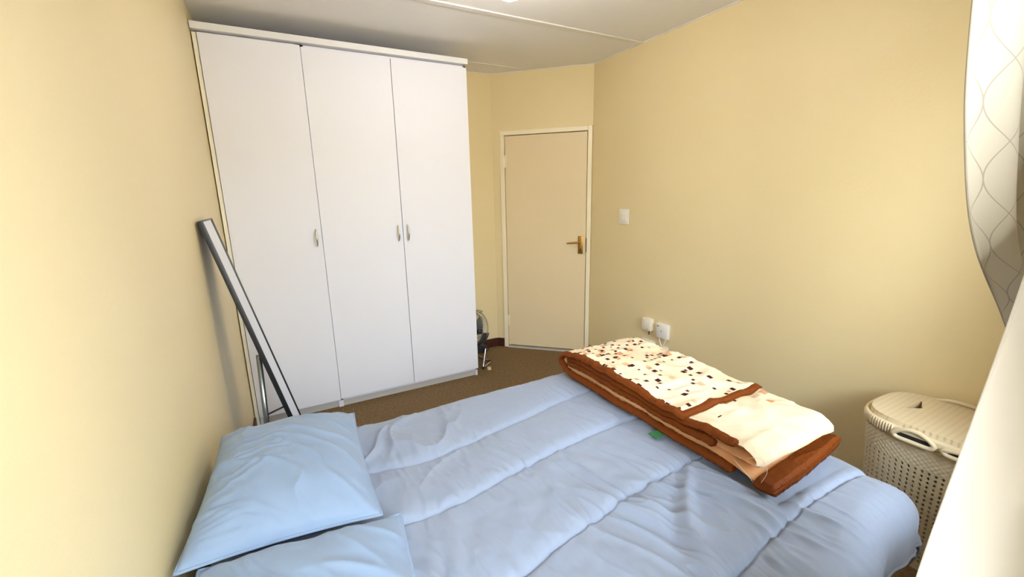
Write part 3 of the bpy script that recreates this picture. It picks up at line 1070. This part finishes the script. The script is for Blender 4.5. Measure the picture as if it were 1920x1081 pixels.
bm = bmesh.new()
ringv = []
for r in (0.985, 0.985, 0.955):
    pass
outer_top = [bm.verts.new((HCX + x * k * 0.965, HCY + y * k * 0.965, 0.588)) for x, y in zip(lx_, ly_)]
outer_bot = [bm.verts.new((HCX + x * k * 0.985, HCY + y * k * 0.985, 0.562)) for x, y in zip(lx_, ly_)]
tri_top = [bm.verts.new((x, y, 0.588)) for x, y in TRI]
tri_bot = [bm.verts.new((x, y, 0.530)) for x, y in TRI]
for i in range(na):
    bm.faces.new((outer_top[i], outer_bot[i], outer_bot[(i + 1) % na], outer_top[(i + 1) % na]))
for i in range(3):
    bm.faces.new((tri_top[i], tri_top[(i + 1) % 3], tri_bot[(i + 1) % 3], tri_bot[i]))
es = [bm.edges.get((outer_top[i], outer_top[(i + 1) % na])) for i in range(na)] + [bm.edges.get((tri_top[i], tri_top[(i + 1) % 3])) for i in range(3)]
bmesh.ops.triangle_fill(bm, edges=es, use_beauty=True, use_dissolve=False)
# remove anything that closed the hole itself
for f in [f for f in bm.faces if set(f.verts) == set(tri_top)]:
    bm.faces.remove(f)


def lid_mat():
    m = mat('cream_dotted_lid', (0.70, 0.60, 0.42, 1), 0.42)
    nt = m.node_tree
    b = nt.nodes['Principled BSDF']
    tc = nt.nodes.new('ShaderNodeTexCoord')
    mp = nt.nodes.new('ShaderNodeMapping')
    mp.inputs['Scale'].default_value = (100, 52, 0)
    nt.links.new(tc.outputs['Object'], mp.inputs[0])
    fr = nt.nodes.new('ShaderNodeVectorMath')
    fr.operation = 'FRACTION'
    nt.links.new(mp.outputs[0], fr.inputs[0])
    ds_ = nt.nodes.new('ShaderNodeVectorMath')
    ds_.operation = 'DISTANCE'
    ds_.inputs[1].default_value = (0.5, 0.5, 0)
    nt.links.new(fr.outputs[0], ds_.inputs[0])
    rp = nt.nodes.new('ShaderNodeMapRange')
    rp.inputs[1].default_value = 0.12
    rp.inputs[2].default_value = 0.24
    nt.links.new(ds_.outputs['Value'], rp.inputs[0])
    bp = nt.nodes.new('ShaderNodeBump')
    bp.inputs['Strength'].default_value = 0.4
    bp.inputs['Distance'].default_value = 0.002
    nt.links.new(rp.outputs[0], bp.inputs['Height'])
    nt.links.new(bp.outputs[0], b.inputs['Normal'])
    mx = nt.nodes.new('ShaderNodeMix')
    mx.data_type = 'RGBA'
    mx.inputs['A'].default_value = (0.54, 0.45, 0.30, 1)
    mx.inputs['B'].default_value = (0.70, 0.60, 0.42, 1)
    nt.links.new(rp.outputs[0], mx.inputs['Factor'])
    nt.links.new(mx.outputs['Result'], b.inputs['Base Color'])
    return m


lid = from_bm('lid', bm, lid_mat(), hm)
raw('finger_hole_shade', [(x, y, 0.5305) for x, y in TRI], [[0, 1, 2]], M_dark, lid)  # black floor painted as the shade inside the hole


# grips: arched bar over a black sheet painted as slot shade, on the bed side and on the wall side
def grip(side, ya, yb, arch, parent):
    xf = HCX + side * (HA * hscale(0.52) + 0.009)
    yc, hl = (ya + yb) / 2, (yb - ya) / 2
    t = np.linspace(-1, 1, 36)
    up = np.stack([np.full(36, xf + side * 0.006), yc + t * hl, 0.548 + arch * np.clip(1 - np.abs(t) ** 2.2, 0, 1)], -1)
    dn = np.stack([np.full(36, xf + side * 0.006), yc + t * hl, 0.545 - 0.013 * np.clip(1 - t ** 10, 0, 1)], -1)
    g = tubeobj('grip', [np.vstack([up, dn[::-1][1:-1]])], 0.0085, M_lid, parent, 10, True)
    mid = dn.copy()
    mid[:, 2] = 0.556
    mid[:, 2] = np.minimum(mid[:, 2], up[:, 2])
    o = np.vstack([mid[1:-1], dn[1:-1][::-1]])
    o[:, 0] = xf + side * 0.0052
    raw('grip_slot_shade', o, [list(range(len(o)))], M_dark, g)
    if arch > 0.015:
        o2 = np.vstack([up[1:-1], mid[1:-1][::-1]])
        o2[:, 0] = xf + side * 0.0055
        raw('grip_back', o2, [list(range(len(o2)))], M_hamper, g)


grip(-1, 0.492, 0.612, 0.030, hm)
grip(-1, 0.330, 0.470, 0.012, hm)
# arched loop on the wall side
t = np.linspace(-1, 1, 30)
tubeobj('back_loop', [np.stack([np.full(30, HCX + 0.172), 0.52 + t * 0.11, 0.572 + 0.030 * np.clip(1 - np.abs(t) ** 2.4, 0, 1)], -1)], 0.007, M_lid, hm, 10)

# ------------------------------------------------------------------ floor fan beside the wardrobe
fan = root('floor_fan', (1.72, 3.33, 0), 'small chrome floor fan half hidden behind the right side of the wardrobe', 'fan')
ax = Vector((-0.86, -0.42, 0.30)).normalized()          # blowing direction
fc = Vector((1.690, 3.330, 0.325))
e1 = ax.cross(Vector((0, 0, 1))).normalized()
e2 = e1.cross(ax).normalized()


def circ(r, d, n=48, a0=0, a1=2 * math.pi):
    return [fc + ax * d + (e1 * math.cos(t) + e2 * math.sin(t)) * r for t in np.linspace(a0, a1, n, endpoint=(a1 - a0) < 6.2)]


RF = 0.160
tubeobj('guard_ring', [circ(RF, 0.05), circ(RF, -0.02)], 0.004, M_steel, fan, 8, True)
wires = []
for k in range(40):
    a = 2 * math.pi * k / 40
    dirv = e1 * math.cos(a) + e2 * math.sin(a)
    wires.append([fc + ax * 0.075 + dirv * 0.035, fc + ax * 0.070 + dirv * 0.10, fc + ax * 0.05 + dirv * RF])
    wires.append([fc - ax * 0.075 + dirv * 0.05, fc - ax * 0.065 + dirv * 0.12, fc - ax * 0.02 + dirv * RF])
tubeobj('guard_wires', wires, 0.0011, M_steel, fan, 5)
tubeobj('guard_hoops', [circ(0.10, 0.070), circ(0.12, -0.065), circ(0.075, -0.071)], 0.0014, M_steel, fan, 5, True)
bm = bmesh.new()
cyl(bm, fc + ax * 0.074, fc + ax * 0.080, 0.037, seg=32)
from_bm('badge_disc', bm, M_steel, fan, True)
# drum band
Vd, Fd = [], []
nd = 64
prof = [(RF * 0.985, -0.022), (RF * 1.0, -0.035), (RF * 0.96, -0.05), (RF * 0.90, -0.06), (RF * 0.88, -0.055), (RF * 0.95, -0.02)]
a_ = np.linspace(math.pi * 1.02, math.pi * 1.98, nd)
for t in a_:
    for r, d in [(RF * 0.99, 0.045), (RF * 1.01, 0.03), (RF * 0.98, 0.0), (RF * 0.96, -0.045), (RF * 0.86, -0.075), (RF * 0.85, -0.07), (RF * 0.95, 0.0), (RF * 0.97, 0.04)]:
        Vd.append(fc + ax * d + (e1 * math.cos(t) + e2 * math.sin(t)) * r)
for i in range(nd - 1):
    for j in range(8):
        Fd.append([i * 8 + j, i * 8 + (j + 1) % 8, (i + 1) * 8 + (j + 1) % 8, (i + 1) * 8 + j])
raw('drum_band', [tuple(v) for v in Vd], Fd, M_drum, fan, True)
bm = bmesh.new()
cyl(bm, fc - ax * 0.02, fc - ax * 0.10, 0.055, 0.045, 32)
cyl(bm, fc - ax * 0.10, fc - ax * 0.115, 0.045, 0.03, 32)
from_bm('motor', bm, M_black, fan, True)
bm = bmesh.new()
cyl(bm, fc + ax * 0.045, fc - ax * 0.02, 0.028, seg=20)
hub = from_bm('hub', bm, M_steel, fan, True)
for kk_ in range(3):
    a0 = 2 * math.pi * kk_ / 3 + 0.4
    V, F = [], []
    n1, n2 = 10, 7
    for i in range(n1):
        r = 0.026 + (0.145 - 0.026) * i / (n1 - 1)
        for j in range(n2):
            w = (j / (n2 - 1) - 0.5)
            a = a0 + w * (0.9 + 0.25 * math.sin(math.pi * i / (n1 - 1)))
            V.append(tuple(fc + ax * (0.012 + w * 0.05 * (1 - 0.4 * i / n1)) + (e1 * math.cos(a) + e2 * math.sin(a)) * r))
    bl_ = raw('blade', V, grid_faces(n1, n2), M_steel, hub, True)
    sm = bl_.modifiers.new('thick', 'SOLIDIFY')
    sm.thickness = 0.002
# carry handle on top
tubeobj('carry_handle', [smooth_path([fc + e2 * (RF * 0.97) + e1 * 0.05 - ax * 0.01, fc + e2 * (RF * 1.05) + e1 * 0.04 - ax * 0.045, fc + e2 * (RF * 1.05) - e1 * 0.04 - ax * 0.045, fc + e2 * (RF * 0.97) - e1 * 0.05 - ax * 0.01], 24)], 0.004, M_steel, fan, 8)
# stand
zt = 0.0105
p_near, p_far = Vector((1.768, 3.235, 0.158)), Vector((1.600, 3.510, 0.158))
base_path = [p_near, Vector((1.742, 3.208, 0.09)), Vector((1.715, 3.178, 0.022)), Vector((1.722, 3.180, zt)), Vector((1.775, 3.222, zt)), Vector((1.818, 3.258, zt)), Vector((1.822, 3.285, zt)),
             Vector((1.775, 3.360, 0.03)), Vector((1.745, 3.405, 0.055))]
tubeobj('tube_stand', [smooth_path(base_path, 110)], 0.0085, M_chrome, fan, 12)
far_path = [p_far, Vector((1.59, 3.49, 0.09)), Vector((1.575, 3.455, 0.022)), Vector((1.582, 3.462, zt)), Vector((1.66, 3.52, zt)), Vector((1.70, 3.51, zt)), Vector((1.745, 3.405, 0.055))]
tubeobj('tube_stand', [smooth_path(far_path, 90)], 0.0085, M_chrome, fan, 12)
for p in ((1.715, 3.178), (1.578, 3.458), (1.820, 3.27)):
    bm = bmesh.new()
    cyl(bm, (p[0], p[1], 0.0), (p[0], p[1], 0.022), 0.013, seg=16)
    from_bm('foot', bm, M_rubber, fan, True)
bm = bmesh.new()
box(bm, (1.64, 3.24, 0.120), (1.775, 3.30, 0.185), 0.012)
from_bm('yoke_bracket', bm, M_black, fan, True)
bm = bmesh.new()
cyl(bm, (1.790, 3.27, 0.155), (1.752, 3.262, 0.155), 0.020, seg=18)
from_bm('tilt_knob', bm, M_black, fan, True)
q0 = fc - ax * 0.11
tubeobj('power_cord', [smooth_path([q0, q0 + Vector((0.03, 0.0, -0.09)), Vector((1.855, 3.35, 0.15)), Vector((1.85, 3.36, 0.09)), Vector((1.80, 3.40, 0.05)), Vector((1.72, 3.46, 0.012)), Vector((1.68, 3.52, 0.008))], 60)], 0.004, M_rubber, fan, 8)

# small cap on the carpet
cap = root('door_stop', (1.752, 3.137, 0), 'small round cream cap lying on the carpet beside the fan', 'door stop')
bm = bmesh.new()
cyl(bm, (1.752, 3.137, 0.0), (1.752, 3.137, 0.022), 0.017, 0.0155, 28)
from_bm('body', bm, mat('pale_yellow_rubber', (0.62, 0.50, 0.26, 1), 0.5), cap, True)
bm = bmesh.new()
cyl(bm, (1.752, 3.137, 0.0218), (1.752, 3.137, 0.0235), 0.009, 0.008, 20)
from_bm('centre_dimple', bm, mat('brown_rubber', (0.32, 0.2, 0.09, 1), 0.6), cap, True)

# ------------------------------------------------------------------ things on the right wall
def wbox(name, y0, y1, z0, z1, d, m_, parent, bev=0.003, d0=0.0):
    return boxobj(name, (W - d, y0, z0), (W - d0, y1, z1), m_, parent, bev, smooth=True)


sw = root('light_switch', (W, 2.586, 1.29), 'white double rocker light switch on the wall beside the door', 'switch')
wbox('plate', 2.535, 2.637, 1.232, 1.350, 0.009, M_plastic, sw)
wbox('insert', 2.553, 2.619, 1.252, 1.330, 0.0115, M_plasticw, sw, 0.002, 0.008)
for z in (1.272, 1.310):
    wbox('rocker', 2.567, 2.605, z - 0.015, z + 0.015, 0.015, M_plastic, sw, 0.003, 0.010)

rt1 = root('wall_box', (W, 2.268, 0.48), 'cream wall box with a short black plug below, left of the pair', 'router')
wbox('casing', 2.222, 2.314, 0.435, 0.530, 0.036, M_plasticw, rt1, 0.006)
wbox('front_panel', 2.230, 2.306, 0.444, 0.522, 0.038, M_plasticw, rt1, 0.002, 0.034)
wbox('print', 2.246, 2.262, 0.446, 0.449, 0.0384, M_grey, rt1, 0, 0.037)
tubeobj('plug', [[(W - 0.018, 2.252, 0.437), (W - 0.016, 2.252, 0.400)]], 0.0035, M_rubber, rt1, 8)
rt2 = root('fibre_box', (W, 2.115, 0.46), 'white fibre box with a small triangle mark and two white leads below', 'router')
wbox('casing', 2.066, 2.170, 0.412, 0.522, 0.032, M_plastic, rt2, 0.005)
wbox('front_panel', 2.074, 2.162, 0.420, 0.514, 0.034, M_plastic, rt2, 0.002, 0.03)
raw('triangle_mark', [(W - 0.0345, 2.162, 0.495), (W - 0.0345, 2.146, 0.495), (W - 0.0345, 2.154, 0.511)], [[0, 1, 2]], M_grey, rt2)
bm = bmesh.new()
cyl(bm, (W - 0.0335, 2.120, 0.466), (W - 0.0346, 2.120, 0.466), 0.0045, seg=16)
from_bm('centre_mark', bm, M_grey, rt2)
for pts in ([(W - 0.016, 2.150, 0.414), (W - 0.020, 2.140, 0.38), (W - 0.022, 2.122, 0.352), (W - 0.016, 2.115, 0.335)],
            [(W - 0.016, 2.090, 0.414), (W - 0.022, 2.088, 0.39), (W - 0.022, 2.104, 0.362), (W - 0.016, 2.112, 0.335)]):
    tubeobj('lead', [smooth_path(pts, 20)], 0.0035, M_plastic, rt2, 8)


def socket(name, y0, y1, z0, z1, label, n):
    r = root(name, (W, (y0 + y1) / 2, (z0 + z1) / 2), label, 'socket', 'white wall sockets behind the bed')
    wbox('plate', y0, y1, z0, z1, 0.010, M_plastic, r)
    w = (y1 - y0 - 0.03) / n
    for k in range(n):
        a = y0 + 0.015 + k * w
        wbox('socket_insert', a + 0.002, a + w - 0.002, z0 + 0.012, z1 - 0.040, 0.013, M_plasticw, r, 0.002, 0.009)
        wbox('rocker', a + 0.006, a + w * 0.5, z1 - 0.032, z1 - 0.012, 0.014, M_plastic, r, 0.002, 0.009)
    return r


socket('wall_socket', 2.196, 2.330, 0.245, 0.352, 'wide white double wall socket under the left wall box', 2)
socket('wall_socket', 2.070, 2.160, 0.235, 0.345, 'narrow white wall socket under the fibre box', 1)

# ------------------------------------------------------------------ ceiling lamp (its lower tip just enters the frame)
LX, LY = 1.30, 1.80
lp = root('ceiling_lamp', (LX, LY, H), 'lit warm ceiling lamp at the top edge of the photo', 'ceiling lamp')
bm = bmesh.new()
cyl(bm, (LX, LY, H), (LX, LY, H - 0.025), 0.05, 0.045, 40)
cyl(bm, (LX, LY, H - 0.025), (LX, LY, H - 0.075), 0.022, 0.026, 24)
from_bm('base', bm, M_lampmetal, lp, True)
bm = bmesh.new()
bmesh.ops.create_uvsphere(bm, u_segments=36, v_segments=24, radius=0.075)
bmesh.ops.translate(bm, verts=bm.verts[:], vec=(LX, LY, H - 0.145))
from_bm('glass_globe', bm, M_bulb, lp, True)

# ------------------------------------------------------------------ curtains at the right
rail = root('curtain_rail', (1.3, 0.20, 2.345), 'white double curtain rail above the window', 'curtain rail')
for y in (0.125, 0.225):
    boxobj('track', (0.05, y - 0.008, 2.345), (2.45, y + 0.008, 2.362), M_plastic, rail, 0.002)
for x in (0.3, 1.3, 2.3):
    boxobj('bracket', (x - 0.012, WALL_Y, 2.362), (x + 0.012, 0.24, 2.369), M_plastic, rail, 0.001)


def curtain(name, edge, right, y0, amp, pitch, m_, n_u, n_z, z_top, label, uvs, wav=0.0):
    """edge / right: lists of (z, x) for the leading and the outer side"""
    r = root(name, (1.6, y0, z_top), label, 'curtain')
    zz = np.linspace(z_top, 0.84 if name != 'net_curtain' else 0.80, n_z)
    e = np.array(sorted(edge))
    q = np.array(sorted(right))
    Pe = smooth_path(e, 300)
    Pq = smooth_path(q, 300)
    u = np.linspace(0, 1, n_u)
    V = np.zeros((n_u, n_z, 3))
    full = 1.15 * 0.8
    for j, z in enumerate(zz):
        xa, xb = np.interp(z, Pe[:, 0], Pe[:, 1]), np.interp(z, Pq[:, 0], Pq[:, 1])
        wd_ = xb - xa
        a = amp * min(1.3, 0.8 + 0.25 * (full / max(wd_, 0.2) - 1))
        V[:, j, 0] = xa + wd_ * u
        ph = u * full / pitch * 2 * math.pi
        V[:, j, 1] = y0 + a * np.cos(ph + 0.25 * math.sin(z * 2.0)) - a + wav * noise(u * 9, np.full(n_u, z * 2.5), 91)
        if name == 'net_curtain':
            q_ = np.clip(u * full / 0.16, 0, 1)
            V[:, j, 1] = V[:, j, 1] - 0.075 * q_ * q_ * (3 - 2 * q_)
        V[:, j, 2] = z
    f = grid_faces(n_u, n_z)
    o = raw('cloth', V.reshape(-1, 3), f, m_, r, True)
    me = o.data
    uvl = me.uv_layers.new(name='UVMap')
    UU, ZZ = np.meshgrid(u * full, zz, indexing='ij')
    pv = np.stack([UU.reshape(-1) / uvs[0], ZZ.reshape(-1) / uvs[1]], -1)
    li = np.empty(len(me.loops), dtype=np.int32)
    me.loops.foreach_get('vertex_index', li)
    uvl.data.foreach_set('uv', pv[li].reshape(-1).astype(np.float32))
    sm = o.modifiers.new('thick', 'SOLIDIFY')
    sm.thickness = 0.0015
    # hem down the leading edge
    tubeobj('side_hem', [V[0]], 0.0012, m_, r, 6)
    return r


curtain('curtain', [(2.345, 0.90), (2.0, 0.93), (1.667, 0.984), (1.515, 1.044), (1.40, 1.135), (1.276, 1.322), (1.20, 1.43), (1.12, 1.49), (1.0, 1.48), (0.5, 1.46), (0.0, 1.45)],
        [(2.345, 1.55), (1.8, 1.56), (1.25, 1.58), (1.10, 1.58), (0.9, 1.60), (0.0, 1.60)], 0.206, 0.014, 0.20, M_curtain, 260, 120, 2.341,
        'opaque cream curtain with fine ogee lines, gathered back to the right', (0.15, 0.17), 0.005)
curtain('net_curtain', [(2.345, 1.36), (1.8, 1.22), (1.383, 1.105), (0.995, 0.978), (0.6, 0.86), (0.0, 0.72)],
        [(2.345, 1.62), (1.3, 1.50), (0.0, 1.30)], 0.150, 0.006, 0.12, M_sheer, 260, 90, 2.341,
        'sheer white net curtain hanging in front of the cream curtain', (0.2, 0.2), 0.004)
